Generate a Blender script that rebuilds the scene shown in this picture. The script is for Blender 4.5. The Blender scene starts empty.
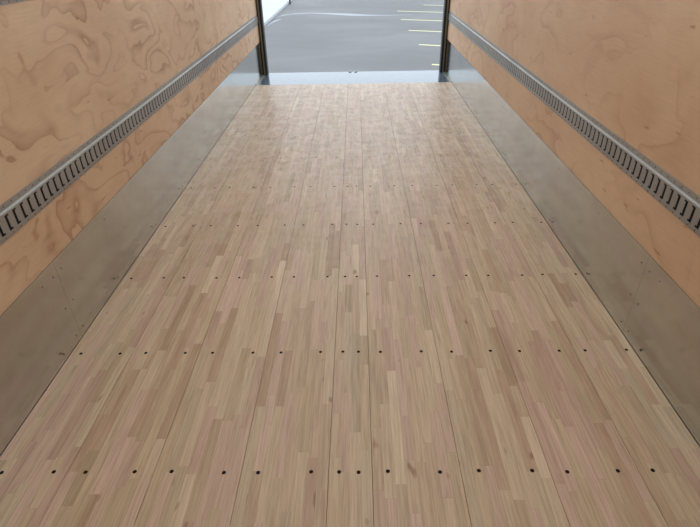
import bpy, bmesh, math, random
from mathutils import Vector, Matrix

scene = bpy.context.scene
C = scene.collection
rnd = random.Random(11)

# ------------------------------------------------------------------ camera
F_PX, PITCH, YAW, ROLL = 507.85, 0.56531, 0.01995, 0.02035
CAM = Vector((0.0436, 0.0, 1.5582))
cam = bpy.data.cameras.new('camera')
cam.sensor_fit = 'HORIZONTAL'; cam.sensor_width = 36.0
cam.lens = F_PX / 700 * 36.0
cam.clip_start = 0.02; cam.clip_end = 500
cob = bpy.data.objects.new('camera', cam); C.objects.link(cob)
fwd = Vector((-math.sin(YAW) * math.cos(PITCH), math.cos(YAW) * math.cos(PITCH), -math.sin(PITCH)))
right = Vector((math.cos(YAW), math.sin(YAW), 0)); down = fwd.cross(right)
r2 = right * math.cos(ROLL) + down * math.sin(ROLL)
d2 = down * math.cos(ROLL) - right * math.sin(ROLL)
M = Matrix((r2, -d2, -fwd)).transposed().to_4x4(); M.translation = CAM
cob.matrix_world = M
scene.camera = cob

# ------------------------------------------------------------------ sky (even overcast) and exposure
world = bpy.data.worlds.new('overcast_sky'); scene.world = world
world.use_nodes = True
bg = world.node_tree.nodes['Background']
bg.inputs['Color'].default_value = (0.80, 0.90, 1.0, 1)
bg.inputs['Strength'].default_value = 1.0
vs = scene.view_settings
vs.view_transform = 'Standard'; vs.look = 'None'; vs.gamma = 1.0; vs.use_curve_mapping = False
vs.exposure = 1.27

# ------------------------------------------------------------------ helpers
def lin(r, g, b, k=1.0):
    f = lambda c: (c / 12.92 if c <= 0.04045 else ((c + 0.055) / 1.055) ** 2.4) * k
    return (f(r / 255), f(g / 255), f(b / 255), 1)

def link(name, me, m=None, parent=None):
    o = bpy.data.objects.new(name, me); C.objects.link(o)
    if m is not None: me.materials.append(m)
    if parent is not None: o.parent = parent
    return o

def mesh_of(name, verts, faces):
    me = bpy.data.meshes.new(name); me.from_pydata(verts, [], faces); me.update()
    return me

def tag(o, label=None, cat=None, group=None, kind=None):
    if label: o['label'] = label
    if cat: o['category'] = cat
    if group: o['group'] = group
    if kind: o['kind'] = kind
    return o

BOXF = [(0, 3, 2, 1), (4, 5, 6, 7), (0, 1, 5, 4), (1, 2, 6, 5), (2, 3, 7, 6), (3, 0, 4, 7)]
class MB:
    def __init__(s): s.v = []; s.f = []
    def box(s, x0, x1, y0, y1, z0, z1):
        n = len(s.v)
        s.v += [(x0, y0, z0), (x1, y0, z0), (x1, y1, z0), (x0, y1, z0), (x0, y0, z1), (x1, y0, z1), (x1, y1, z1), (x0, y1, z1)]
        s.f += [tuple(n + i for i in q) for q in BOXF]; return s
    def add(s, vs_, fs_):
        n = len(s.v); s.v += vs_; s.f += [tuple(n + i for i in q) for q in fs_]; return s
    def prism(s, prof, y0, y1):           # closed x/z outline pushed along y
        k = len(prof)
        return s.add([(x, y0, z) for x, z in prof] + [(x, y1, z) for x, z in prof],
                     [tuple(range(k)), tuple(range(2 * k - 1, k - 1, -1))] + [(i, k + i, k + (i + 1) % k, (i + 1) % k) for i in range(k)])
    def build(s, name, m, parent=None, smooth=False):
        me = mesh_of(name, s.v, s.f)
        bm = bmesh.new(); bm.from_mesh(me); bmesh.ops.recalc_face_normals(bm, faces=bm.faces); bm.to_mesh(me); bm.free()
        if smooth: me.polygons.foreach_set('use_smooth', [True] * len(me.polygons))
        return link(name, me, m, parent)

def bevel(o, w, seg=2):
    b = o.modifiers.new('bevel', 'BEVEL'); b.width = w; b.segments = seg; b.limit_method = 'ANGLE'; return o

# ------------------------------------------------------------------ materials
class NT:
    def __init__(s, name):
        s.m = bpy.data.materials.new(name); s.m.use_nodes = True
        s.t = s.m.node_tree; s.b = s.t.nodes['Principled BSDF']
    def n(s, kind, **kw):
        nd = s.t.nodes.new(kind)
        for k, v in kw.items():
            if k.startswith('_'): setattr(nd, k[1:], v)
            else: nd.inputs[k.replace('__', ' ')].default_value = v
        return nd
    def l(s, a, b): s.t.links.new(a, b)
    def coord(s, scale, kind='Object', off=(0, 0, 0)):
        tc = s.n('ShaderNodeTexCoord'); mp = s.n('ShaderNodeMapping')
        mp.inputs['Scale'].default_value = scale; mp.inputs['Location'].default_value = off
        s.l(tc.outputs[kind], mp.inputs['Vector']); return mp.outputs['Vector']
    def noise(s, vec, scale=1.0, detail=3.0, rough=0.55, dist=0.0):
        nd = s.n('ShaderNodeTexNoise', Scale=scale, Detail=detail, Roughness=rough, Distortion=dist)
        s.l(vec, nd.inputs['Vector']); return nd.outputs['Fac']
    def ramp(s, fac, stops, interp='LINEAR'):
        nd = s.n('ShaderNodeValToRGB'); cr = nd.color_ramp; cr.interpolation = interp
        while len(cr.elements) < len(stops): cr.elements.new(0.5)
        for e, (p, c) in zip(cr.elements, stops):
            e.position = p; e.color = c if isinstance(c, tuple) else (c, c, c, 1)
        s.l(fac, nd.inputs['Fac']); return nd.outputs['Color']
    def mix(s, a, b, fac, mode='MIX'):
        nd = s.n('ShaderNodeMix'); nd.data_type = 'RGBA'; nd.blend_type = mode
        for v, i in ((fac, 0), (a, 6), (b, 7)):
            if hasattr(v, 'is_linked'): s.l(v, nd.inputs[i])
            else: nd.inputs[i].default_value = v
        return nd.outputs[2]
    def math(s, op, a, b=0.0):
        nd = s.n('ShaderNodeMath'); nd.operation = op
        for v, i in ((a, 0), (b, 1)):
            if hasattr(v, 'is_linked'): s.l(v, nd.inputs[i])
            else: nd.inputs[i].default_value = v
        return nd.outputs[0]
    def bump(s, h, strength, dist=0.001):
        nd = s.n('ShaderNodeBump', Strength=strength, Distance=dist)
        s.l(h, nd.inputs['Height']); s.l(nd.outputs['Normal'], s.b.inputs['Normal'])
    def set(s, **kw):
        for k, v in kw.items():
            i = s.b.inputs[k.replace('__', ' ')]
            if hasattr(v, 'is_linked'): s.l(v, i)
            else: i.default_value = v
        return s

def simple(name, col, rough=0.6, metal=0.0, var=0.12, nscale=20.0):
    t = NT(name)
    n = t.noise(t.coord((1, 1, 1)), nscale, 3)
    c = t.mix(tuple(x * (1 - var) for x in col[:3]) + (1,), tuple(min(1, x * (1 + var)) for x in col[:3]) + (1,), n)
    t.set(Base__Color=c, Roughness=rough, Metallic=metal); return t.m

def plywood(name, light, mid, dark, rings, strength, seed, nsc=1.75):
    t = NT(name)
    vec = t.coord((0.0, 1.0, 1.75), off=(seed, seed * 1.7, seed * 0.6))
    n = t.noise(vec, nsc, 2.2, 0.5, 0.55)
    n2 = t.noise(vec, 7.0, 3.0, 0.6)
    v = t.math('ADD', t.math('MULTIPLY', n, rings), t.math('MULTIPLY', n2, 0.22 * rings / 6))
    fr = t.math('FRACT', v)
    band = t.ramp(fr, [(0.0, 0.18), (0.06, 0.95), (0.14, 0.70), (0.30, 0.40), (0.55, 0.10), (1.0, 0.18)])
    fade = t.ramp(t.noise(t.coord((0, 1.1, 1.6), off=(seed * 3, 4, seed)), 1.4, 2), [(0.36, 0.15), (0.60, 1.0)])
    k = t.math('MULTIPLY', t.math('MULTIPLY', band, fade), strength)
    blotch = t.noise(t.coord((0, 0.8, 1.5), off=(seed, 9, 2)), 1.3, 4, 0.6)
    base = t.mix(light, mid, t.ramp(blotch, [(0.35, 0.0), (0.68, 1.0)]))
    c = t.mix(base, dark, k)
    grain = t.noise(t.coord((0, 6, 130)), 1.0, 3, 0.6)
    c = t.mix(c, t.ramp(grain, [(0.3, (0.80, 0.78, 0.76, 1)), (0.55, 1.0)]), 0.35, 'MULTIPLY')
    # short brown resin flecks
    fl = t.noise(t.coord((0, 9, 42), off=(0, seed, 1)), 1.0, 1, 0.4)
    c = t.mix(c, (0.62, 0.46, 0.36, 1), t.ramp(fl, [(0.73, 0.0), (0.79, 0.7)]), 'MULTIPLY')
    t.set(Base__Color=c, Roughness=0.55); t.b.inputs['Specular IOR Level'].default_value = 0.35
    t.bump(grain, 0.15, 0.0006); return t.m

def floor_wood():
    t = NT('oak_lamella_wood')
    at = t.n('ShaderNodeAttribute', _attribute_name='tone')
    tone = at.outputs['Color']; seed = at.outputs['Alpha']
    tc = t.n('ShaderNodeTexCoord'); off = t.n('ShaderNodeCombineXYZ')
    t.l(t.math('MULTIPLY', seed, 37.0), off.inputs[1]); t.l(t.math('MULTIPLY', seed, 91.0), off.inputs[2])
    ad = t.n('ShaderNodeVectorMath'); ad.operation = 'ADD'
    t.l(tc.outputs['Object'], ad.inputs[0]); t.l(off.outputs[0], ad.inputs[1])
    def sc(v):
        m = t.n('ShaderNodeMapping'); m.inputs['Scale'].default_value = v; t.l(ad.outputs[0], m.inputs['Vector']); return m.outputs[0]
    g1 = t.noise(sc((150, 5, 1)), 1.0, 4, 0.65, 0.4)
    g2 = t.noise(sc((38, 2.2, 1)), 1.0, 3, 0.6, 0.8)
    c = t.mix(tone, t.ramp(g1, [(0.32, (0.70, 0.66, 0.61, 1)), (0.58, (1.03, 1.03, 1.03, 1))]), 0.72, 'MULTIPLY')
    c = t.mix(c, t.ramp(g2, [(0.3, (0.82, 0.78, 0.74, 1)), (0.62, (1.04, 1.03, 1.02, 1))]), 0.7, 'MULTIPLY')
    kn = t.noise(sc((26, 9, 1)), 1.0, 1, 0.4)
    c = t.mix(c, (0.50, 0.38, 0.29, 1), t.ramp(kn, [(0.745, 0.0), (0.81, 0.75)]), 'MULTIPLY')
    # grubby patches left by loading, thicker towards the door end
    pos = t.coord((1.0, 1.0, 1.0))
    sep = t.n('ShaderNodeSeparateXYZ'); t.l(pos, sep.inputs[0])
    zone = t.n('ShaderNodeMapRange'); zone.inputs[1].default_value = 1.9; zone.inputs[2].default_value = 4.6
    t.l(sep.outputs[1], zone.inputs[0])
    d = t.noise(t.coord((46, 7, 1)), 1.0, 6, 0.75)
    c = t.mix(c, (0.70, 0.65, 0.60, 1), t.math('MULTIPLY', t.ramp(d, [(0.49, 0.0), (0.64, 0.95)]), zone.outputs[0]), 'MULTIPLY')
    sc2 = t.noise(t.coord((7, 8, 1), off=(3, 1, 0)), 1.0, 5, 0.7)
    c = t.mix(c, lin(226, 214, 200), t.math('MULTIPLY', t.ramp(sc2, [(0.44, 0.06), (0.60, 0.34)]), zone.outputs[0]))  # pale dusty tint, also paints the door's glare into the far boards
    t.set(Base__Color=c, Roughness=t.math('ADD', t.math('MULTIPLY', g2, 0.14), 0.38))
    t.b.inputs['Specular IOR Level'].default_value = 0.5
    t.bump(g1, 0.12, 0.0006); return t.m

def sheet_steel(name, col, r0, r1, metal=1.0, brushed=0.0):
    t = NT(name)
    n = t.noise(t.coord((1.2, 1.2, 1.6)), 2.2, 5, 0.6)
    s = t.noise(t.coord((1, 3, 90)), 1.0, 3, 0.6)
    sm = t.noise(t.coord((2, 5, 7)), 1.0, 3, 0.6, 0.8)
    c = t.mix(col, tuple(x * 0.86 for x in col[:3]) + (1,), t.ramp(n, [(0.35, 0.0), (0.7, 1.0)]))
    c = t.mix(c, (0.84, 0.83, 0.82, 1), t.ramp(sm, [(0.5, 0.0), (0.8, 0.6)]), 'MULTIPLY')
    rr = t.math('ADD', t.math('MULTIPLY', n, r1 - r0), r0)
    t.set(Base__Color=c, Metallic=metal, Roughness=rr)
    if brushed:
        tg = t.n('ShaderNodeCombineXYZ'); tg.inputs[2].default_value = 1.0
        t.set(Anisotropic=brushed, Tangent=tg.outputs[0])
    else:
        t.bump(s, 0.05, 0.0005)
    return t.m

def asphalt():
    t = NT('asphalt')
    f = t.noise(t.coord((1, 1, 1)), 60, 3, 0.7)
    b = t.noise(t.coord((0.18, 0.22, 1)), 1.6, 5, 0.6, 0.2)
    c = t.mix(lin(82, 79, 78), lin(102, 99, 97), f)
    c = t.mix(c, lin(108, 105, 104), t.ramp(b, [(0.40, 0.0), (0.75, 0.6)]))
    t.set(Base__Color=c, Roughness=t.ramp(b, [(0.3, 0.72), (0.8, 0.58)]))
    t.bump(f, 0.25, 0.004); return t.m

MAT = {
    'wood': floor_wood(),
    'ply_bold': plywood('pine_plywood_bold', lin(226, 196, 164), lin(213, 179, 146), lin(162, 112, 80), 5.6, 0.70, 3.1, 2.3),
    'ply_plain': plywood('pine_plywood_plain', lin(222, 189, 156), lin(209, 170, 136), lin(170, 122, 90), 4.2, 0.46, 8.4, 1.9),
    'kick': sheet_steel('stainless_sheet', (0.60, 0.60, 0.56, 1), 0.135, 0.175, brushed=0.6),
    'sill': simple('dull_sill_steel', (0.11, 0.135, 0.17, 1), 0.13, 0.0, 0.1, 3),
    'galv': sheet_steel('galvanized_steel', (0.40, 0.385, 0.365, 1), 0.42, 0.52, 0.5),
    'screw': simple('dark_screw', lin(24, 13, 9), 0.7, 0.0),
    'glare_screw': simple('glare_washed_screw', lin(120, 98, 80), 0.8),  # lighter copy of the screw colour, glare painted into the far rows
    'rivet': simple('rivet_metal', lin(120, 112, 104), 0.45, 0.8),
    'black': simple('black_post_steel', lin(34, 35, 33), 0.45, 0.2),
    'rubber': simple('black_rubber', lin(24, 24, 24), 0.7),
    'alu': simple('aluminium_strip', lin(150, 145, 128), 0.4, 0.7),
    'sub': simple('under_floor', lin(30, 24, 20), 0.9),
    'asphalt': asphalt(),
    'yellow': simple('yellow_road_paint', lin(205, 198, 142), 0.6, 0.0, 0.10, 9),
    'kerb': simple('pale_concrete', lin(178, 180, 182), 0.8),
    'verge': simple('pale_verge', lin(178, 180, 172), 0.9, 0.0, 0.2, 2),
    'outer': simple('white_box_skin', lin(200, 200, 200), 0.5),
}
MAT['screw'].node_tree.nodes['Principled BSDF'].inputs['Specular IOR Level'].default_value = 0.15
MAT['sill'].node_tree.nodes['Principled BSDF'].inputs['Specular IOR Level'].default_value = 0.36
t = NT('puddle_water'); t.set(Base__Color=lin(96, 98, 104), Roughness=0.30); t.b.inputs['Specular IOR Level'].default_value = 0.25; t.b.inputs['IOR'].default_value = 1.33
MAT['puddle'] = t.m
t = NT('translucent_roof'); tr = t.n('ShaderNodeBsdfTranslucent'); tr.inputs['Color'].default_value = (0.86, 0.84, 0.79, 1)
mx = t.n('ShaderNodeMixShader'); mx.inputs[0].default_value = 0.68
t.set(Base__Color=(0.8, 0.79, 0.76, 1), Roughness=0.5)
t.l(t.b.outputs[0], mx.inputs[1]); t.l(tr.outputs[0], mx.inputs[2]); t.l(mx.outputs[0], t.t.nodes['Material Output'].inputs['Surface'])
MAT['roof'] = t.m

# ------------------------------------------------------------------ the box: walls, roof, rear frame
HW = 1.266                     # half width between the kick plates
Y0, YF, YE = -0.70, 6.80, 7.44 # front bulkhead, end of the boards, rear frame
ZT = 2.40
PLY = HW + 0.003               # plywood face
SEC = 2.44                     # kick plate sheet length

def side(sx, x):  return sx * x

for sx, nm, mat, lab in ((-1, 'wall_left', 'ply_bold', 'plywood side wall with bold swirling brown grain'),
                         (1, 'wall_right', 'ply_plain', 'plainer plywood side wall with faint cloudy grain')):
    w = MB().box(*sorted((sx * PLY, sx * (PLY + 0.035))), Y0, YE, 0.0, ZT).build(nm, MAT[mat])
    tag(w, lab, kind='structure')
    MB().box(*sorted((sx * (PLY + 0.036), sx * (PLY + 0.045))), Y0, YE + 0.05, -0.10, ZT).build('outer_skin', MAT['outer'], w)
w = MB().box(-PLY, PLY, Y0 - 0.04, Y0, 0.0, ZT).build('wall_front', MAT['ply_plain'])
tag(w, 'plywood front bulkhead of the truck box', kind='structure')
ce = MB().add([(-PLY - 0.04, Y0 - 0.04, ZT), (PLY + 0.04, Y0 - 0.04, ZT), (PLY + 0.04, YE + 0.1, ZT), (-PLY - 0.04, YE + 0.1, ZT)], [(0, 1, 2, 3)]).build('ceiling', MAT['roof'])
tag(ce, 'white translucent sheet roof of the truck box', kind='structure')
bow = MB().prism([(-PLY, ZT - 0.03), (PLY, ZT - 0.03), (PLY, ZT - 0.001), (-PLY, ZT - 0.001)], -0.02, 0.02)
bow_me = None
for k in range(13):
    if bow_me is None:
        o = bow.build('roof_bow', MAT['alu'], ce); bow_me = o.data
    else:
        o = link('roof_bow', bow_me, None, ce)
    o.location.y = -0.35 + 0.6096 * k

# kick plates: sheets 8 ft long, meeting in tight vertical joints
KH = 0.4235
def rivet_verts(sx, y, z, x, r=0.0045, h=0.0016):
    ring = [(sx * x, y + r * math.cos(a), z + r * math.sin(a)) for a in [i * math.pi / 4 for i in range(8)]]
    ring2 = [(sx * (x - h), y + 0.55 * r * math.cos(a), z + 0.55 * r * math.sin(a)) for a in [i * math.pi / 4 for i in range(8)]]
    return ring + ring2, [tuple(range(8, 16))] + [(i, (i + 1) % 8, 8 + (i + 1) % 8, 8 + i) for i in range(8)]
ROWS = [1.1038 + 0.6096 * k for k in range(-2, 10)]
for sx, nm, lab in ((-1, 'baseboard_left', 'dull steel kick plate along the foot of the swirl-grained wall'),
                    (1, 'baseboard_right', 'dull steel kick plate along the foot of the plainer wall')):
    base = MB().box(*sorted((sx * (PLY - 0.0014), sx * PLY)), Y0, YE, 0.0, KH - 0.004).build(nm, MAT['galv'])
    tag(base, lab, kind='structure')
    edges = [Y0, 1.83, 1.83 + SEC, 1.83 + 2 * SEC, YE]
    for a, b in zip(edges, edges[1:]):
        sh = MB().box(*sorted((sx * HW, sx * (PLY - 0.0015))), a + 0.0004, b - 0.0004, 0.0, KH).build('steel_sheet', MAT['kick'], base)
        rv = MB()
        for yy in (a + 0.035, b - 0.035):
            for zz in (0.04, 0.195, 0.365): rv.add(*rivet_verts(sx, yy, zz, HW))
        for yy in ROWS:
            if a + 0.1 < yy < b - 0.1:
                rv.add(*rivet_verts(sx, yy - 0.04, 0.035, HW, 0.006)); rv.add(*rivet_verts(sx, yy, 0.37, HW, 0.004))
        tag(rv.build('rivets', MAT['rivet'], sh), kind='stuff')

# rear frame posts: dark channel with a pale strip, rubber seal on the inner edge
for sx, nm, lab in ((-1, 'trim_1', 'black door post at the end of the swirl-grained wall'),
                    (1, 'trim_2', 'black door post beside the yellow parking lines')):
    p = MB().box(*sorted((sx * (PLY + 0.034), sx * 1.204)), YE, YE + 0.09, -0.004, ZT).build(nm, MAT['black'])
    tag(p, lab, kind='structure'); bevel(p, 0.004)
    MB().box(*sorted((sx * 1.262, sx * 1.272)), YE - 0.02, YE - 0.0005, KH + 0.002, ZT - 0.01).build('side_flange', MAT['black'], p)
    MB().box(*sorted((sx * 1.254, sx * 1.236)), YE - 0.010, YE - 0.0005, 0.0, ZT - 0.01).build('pale_strip', MAT['alu'], p)
    MB().box(*sorted((sx * 1.232, sx * 1.204)), YE - 0.03, YE - 0.0005, 0.0, ZT - 0.01).build('rubber_seal', MAT['rubber'], p)
hd = MB().box(-1.203, 1.203, YE, YE + 0.10, ZT - 0.14, ZT).build('trim_4', MAT['black'])
tag(hd, 'black header beam across the door opening', kind='structure')
sill = MB().box(-HW - 0.03, HW + 0.03, YF + 0.004, YE + 0.11, -0.06, -0.005).build('trim_3', MAT['sill'])
tag(sill, 'bright steel sill plate across the door opening', kind='structure'); bevel(sill, 0.004)
for sx in (-1, 1):
    MB().box(*sorted((sx * 1.2655, sx * 1.246)), YF + 0.006, YE - 0.035, -0.005, 0.003).build('edge_strip', MAT['alu'], sill)
for dx in (-0.05, 0.03):
    MB().box(dx - 0.02, dx + 0.02, YE + 0.075, YE + 0.105, -0.006, 0.004).build('latch_keeper', MAT['kerb'], sill)

# ------------------------------------------------------------------ floor: subfloor > planks > glued lamellas, screws
fl = MB().box(-PLY, PLY, Y0, YF, -0.09, -0.041).build('floor', MAT['sub'])
tag(fl, 'pale laminated hardwood board floor with rows of dark screws', kind='structure')
SEAMS = [-HW + 0.0015, -0.986, -0.680, -0.373, -0.067, 0.084, 0.391, 0.698, 1.002, HW - 0.0015]
SCREW_X = [-1.216, -1.037, -0.926, -0.746, -0.618, -0.437, -0.310, -0.130, -0.032, 0.036, 0.141, 0.321, 0.453, 0.634, 0.755, 0.934, 1.051, 1.232]
PAL0 = [(200, 178, 149), (196, 172, 143), (188, 163, 134), (196, 168, 146), (198, 169, 149), (184, 154, 128), (206, 185, 156), (192, 170, 138),
       (174, 146, 117), (187, 156, 136), (190, 171, 142), (179, 158, 126)]
PAL = [tuple(m + 0.82 * (c - a) for c, a, m in zip(q, (191, 166, 139), (198, 170, 143))) for q in PAL0]
WGT = [5, 6, 5, 5, 4.5, 2.8, 3.2, 5, 1.6, 3, 4, 2.4]
def tone():
    r, g, b = rnd.choices(PAL, WGT)[0]; j = rnd.uniform(-6, 6)
    c = lin(r + j, g + j, b + j)
    return (c[0], c[1], c[2], rnd.random())
def paint(me, cols):
    a = me.color_attributes.new('tone', 'FLOAT_COLOR', 'CORNER')
    buf = []
    for p in me.polygons:
        for _ in p.loop_indices: buf.extend(cols[p.index // 6])
    a.data.foreach_set('color', buf)

def px(x, y):
    v = Vector((x, y, 0)) - CAM; z = v.dot(fwd)
    return (350 + F_PX * v.dot(r2) / z, 263.5 + F_PX * v.dot(d2) / z, z)

planks, pieces = [], []
GAP = 0.0008
for i, (a, b) in enumerate(zip(SEAMS, SEAMS[1:])):
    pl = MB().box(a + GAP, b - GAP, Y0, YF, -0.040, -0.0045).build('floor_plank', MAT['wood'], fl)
    paint(pl.data, [tone()]); planks.append(pl)
    n = max(4, round((b - a) / 0.0367)); w = (b - a - 2 * GAP) / n
    for s in range(n):
        x0 = a + GAP + s * w; y = Y0 - rnd.uniform(0, 0.5)
        while y < YF:
            y1 = y + rnd.uniform(0.16, 0.62)
            lo, hi = max(y, Y0), min(y1, YF)
            if YF - hi < 0.08: hi = YF; y1 = YF
            if hi - lo > 0.01:
                pieces.append((i, x0, x0 + w, lo, hi, tone(), rnd.uniform(-0.00012, 0.00012)))
            y = y1
def shown(p):                                   # roughly how large the piece shows in the photograph
    u, v, z = px((p[1] + p[2]) / 2, max((p[3] + p[4]) / 2, 0.95))
    if p[4] < 0.98 or not (-8 < u < 708): return 0.0
    return (p[2] - p[1]) * (p[4] - max(p[3], 0.95)) / z ** 3
order = sorted(range(len(pieces)), key=lambda k: -shown(pieces[k]))
near = set(order[:300])
rest = {}
for k, p in enumerate(pieces):
    i, x0, x1, y0, y1, tn, dz = p
    e = 0.00012
    if k in near:
        mb = MB().box(x0 + e, x1 - e, y0 + e, y1 - e, -0.0044, dz)
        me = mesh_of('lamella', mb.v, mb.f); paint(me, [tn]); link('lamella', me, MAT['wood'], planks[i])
    else:
        mb, cols = rest.setdefault(i, (MB(), []))
        mb.box(x0 + e, x1 - e, y0 + e, y1 - e, -0.0044, dz); cols.append(tn)
for i, (mb, cols) in rest.items():
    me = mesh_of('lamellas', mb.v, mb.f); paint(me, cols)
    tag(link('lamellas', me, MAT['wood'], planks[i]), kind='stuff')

def lathe(prof, n=12):
    v = [(r * math.cos(2 * math.pi * k / n), r * math.sin(2 * math.pi * k / n), z) for r, z in prof for k in range(n)]
    f = [(j * n + k, j * n + (k + 1) % n, (j + 1) * n + (k + 1) % n, (j + 1) * n + k) for j in range(len(prof) - 1) for k in range(n)]
    f.append(tuple((len(prof) - 1) * n + k for k in range(n)))
    return v, f
sv, sf = lathe([(0.0074, -0.001), (0.0074, 0.0003), (0.0062, 0.0008), (0.0034, 0.0008), (0.0028, 0.0002)])
screw_me = mesh_of('screw', sv, sf); screw_me.materials.append(MAT['screw'])
glare_me = screw_me.copy(); glare_me.materials.clear(); glare_me.materials.append(MAT['glare_screw'])
for yy in ROWS:
    for j, x in enumerate(SCREW_X):
        o = link('screw', glare_me if yy > 3.7 else screw_me, None, planks[j // 2])
        o.location = (x + rnd.uniform(-0.004, 0.004), yy + rnd.uniform(-0.003, 0.003), 0)

# ------------------------------------------------------------------ tie-down rails
def rail(sx, zb, ya, yb, label, group):
    """stamped steel rail; zb = lower edge, 124 mm high, 10 mm proud of the plywood"""
    X = lambda d: sx * (PLY - d)
    root = bpy.data.objects.new('tie_down_rail', None); C.objects.link(root)
    root.location = (sx * PLY, ya, zb)
    tag(root, label, 'rail', group)
    D = 0.0095
    ps = []
    ps.append(MB().box(*sorted((X(0), X(0.0025))), ya, yb, zb + 0.0995, zb + 0.124).build('top_flange', MAT['galv'], root))
    ps.append(MB().box(*sorted((X(0), X(0.0025))), ya, yb, zb, zb + 0.0150).build('bottom_flange', MAT['galv'], root))
    ps.append(MB().prism([(X(0.0026), zb + 0.101), (X(0.0), zb + 0.098), (X(D - 0.002), zb + 0.092), (X(D), zb + 0.092), (X(D), zb + 0.0945), (X(D - 0.001), zb + 0.096)], ya, yb).build('upper_lip', MAT['galv'], root))
    ps.append(MB().prism([(X(0.0026), zb + 0.013), (X(0.0), zb + 0.016), (X(D - 0.002), zb + 0.021), (X(D), zb + 0.021), (X(D), zb + 0.0185)], ya, yb).build('lower_lip', MAT['galv'], root))
    ps.append(MB().box(*sorted((X(0), X(0.0012))), ya, yb, zb + 0.0165, zb + 0.0975).build('slot_shade_strip', MAT['rubber'], root))  # black strip added behind the face, painting the shade inside the slots
    # slotted face: one bracket-shaped slot every 50 mm, tongue bent inwards beside it
    zs = [zb + 0.0195, zb + 0.025, zb + 0.032, zb + 0.080, zb + 0.087, zb + 0.0945]
    cs = [0.0, 0.0155, 0.024, 0.038, 0.050]
    fb = MB(); tn = MB()
    n = int((yb - ya) / 0.05)
    for k in range(n):
        y = ya + 0.01 + 0.05 * k
        for c in range(4):
            for r in range(5):
                hole = (c == 0 and r in (1, 2, 3)) or (c == 1 and r in (1, 3))
                tongue = c in (1, 2) and r == 2
                if hole or tongue: continue
                a0, a1 = y + cs[c], y + cs[c + 1]
                fb.add([(X(D), a0, zs[r]), (X(D), a1, zs[r]), (X(D), a1, zs[r + 1]), (X(D), a0, zs[r + 1])], [(0, 1, 2, 3)])
        a0, a1, a2 = y + cs[1], y + cs[2], y + cs[3]
        tn.add([(X(D - 0.0012), a0, zs[2]), (X(D - 0.0006), a1, zs[2]), (X(D), a2, zs[2]), (X(D - 0.0012), a0, zs[3]), (X(D - 0.0006), a1, zs[3]), (X(D), a2, zs[3])],
               [(0, 1, 4, 3), (1, 2, 5, 4)])
    f = fb.build('slotted_face', MAT['galv'], root); ps.append(f)
    so = f.modifiers.new('thickness', 'SOLIDIFY'); so.thickness = 0.0010; so.offset = 0
    g = tn.build('tongues', MAT['galv'], f); tag(g, kind='stuff')
    rv = MB()
    for k in range(int((yb - ya) / 0.05)):
        rv.add(*rivet_verts(sx, ya + 0.035 + 0.05 * k, zb + 0.113, PLY - 0.0025, 0.0036, 0.0018))
        rv.add(*rivet_verts(sx, ya + 0.035 + 0.05 * k, zb + 0.0075, PLY - 0.0025, 0.0036, 0.0018))
    r = tag(rv.build('rivets', MAT['rivet'], root), kind='stuff'); ps.append(r)
    for o in ps: o.matrix_parent_inverse = Matrix.Translation(root.location).inverted()
    return root
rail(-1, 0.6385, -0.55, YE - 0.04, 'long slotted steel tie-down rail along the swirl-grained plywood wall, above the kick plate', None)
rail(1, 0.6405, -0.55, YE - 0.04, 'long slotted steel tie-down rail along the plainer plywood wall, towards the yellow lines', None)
rail(-1, 1.380, -0.55, YE - 0.04, 'higher of the two slotted steel rails on the swirl-grained plywood wall', None)

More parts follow.
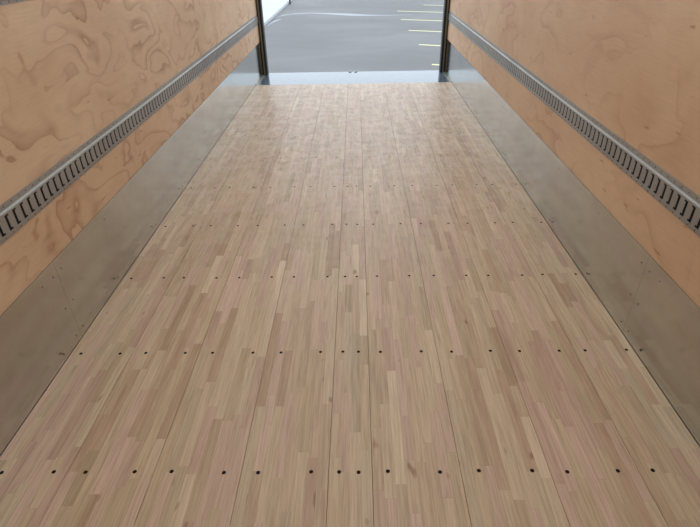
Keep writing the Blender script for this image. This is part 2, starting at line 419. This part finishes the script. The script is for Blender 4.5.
# ------------------------------------------------------------------ outside: car park 1.1 m below the floor
GZ = -1.1
g = MB().box(-60, 60, -8, 120, GZ - 0.2, GZ).build('ground', MAT['asphalt'])
tag(g, 'grey asphalt car park behind the truck', 'ground', kind='structure')
ords = ['first', 'second', 'third', 'fourth', 'fifth', 'sixth']
for k, (x, y) in enumerate(((1.94, 13.45), (1.92, 16.36), (1.87, 19.25), (1.82, 22.18), (1.86, 25.05), (3.30, 27.35))):
    top = [(x, y), (x + 5.0, y - 2.0), (x + 5.0, y - 1.88), (x, y + 0.12)]
    o = MB().add([(a, b, GZ) for a, b in top] + [(a, b, GZ + 0.004) for a, b in top], BOXF).build('parking_line', MAT['yellow'])
    tag(o, ords[k] + ' yellow parking stall line out from the steel sill, painted on the asphalt', 'road marking', 'yellow stall lines on the asphalt')
k = MB().prism([(-3.42, GZ), (-3.58, GZ), (-3.58, GZ + 0.13), (-3.45, GZ + 0.13), (-3.425, GZ + 0.11)], 9.0, 60.0).build('kerb', MAT['kerb'])
tag(k, 'pale concrete kerb along the edge of the asphalt', 'kerb')
v = MB().box(-20, -3.582, 9.0, 60.0, GZ, GZ + 0.12).build('verge', MAT['verge'])
tag(v, 'pale green-white verge behind the concrete kerb', 'verge')
po = MB().box(-3.37, -3.29, 29.0, 29.08, GZ, GZ + 1.0).build('marker_post', MAT['black'])
tag(po, 'thin dark post standing beside the concrete kerb', 'post')

def puddle(pts, label):
    n = len(pts); m = MB()
    top = [(x, y - h, GZ + 0.005) for x, y, h in pts] + [(x, y + h, GZ + 0.005) for x, y, h in reversed(pts)]
    bot = [(a, b, GZ) for a, b, c in top]
    k = len(top)
    m.add(top + bot, [tuple(range(k))] + [(i, (i + 1) % k, k + (i + 1) % k, k + i) for i in range(k)])
    tag(m.build('puddle', MAT['puddle'], None), label, 'puddle')
puddle([(-3.40, 23.2, 0.02), (-3.15, 24.2, 0.22), (-2.78, 24.7, 0.18), (-2.0, 24.9, 0.14), (-1.5, 24.7, 0.2), (-0.88, 24.4, 0.34), (-0.2, 24.05, 0.42), (0.4, 23.8, 0.28), (1.0, 23.65, 0.13), (1.9, 23.6, 0.07), (2.9, 23.9, 0.02)],
       'long narrow puddle shining across the asphalt near the fourth stall line')
puddle([(-3.41, 20.2, 0.3), (-3.35, 21.2, 0.8), (-3.25, 22.1, 0.6), (-3.05, 23.0, 0.1)], 'short puddle shining against the concrete kerb')
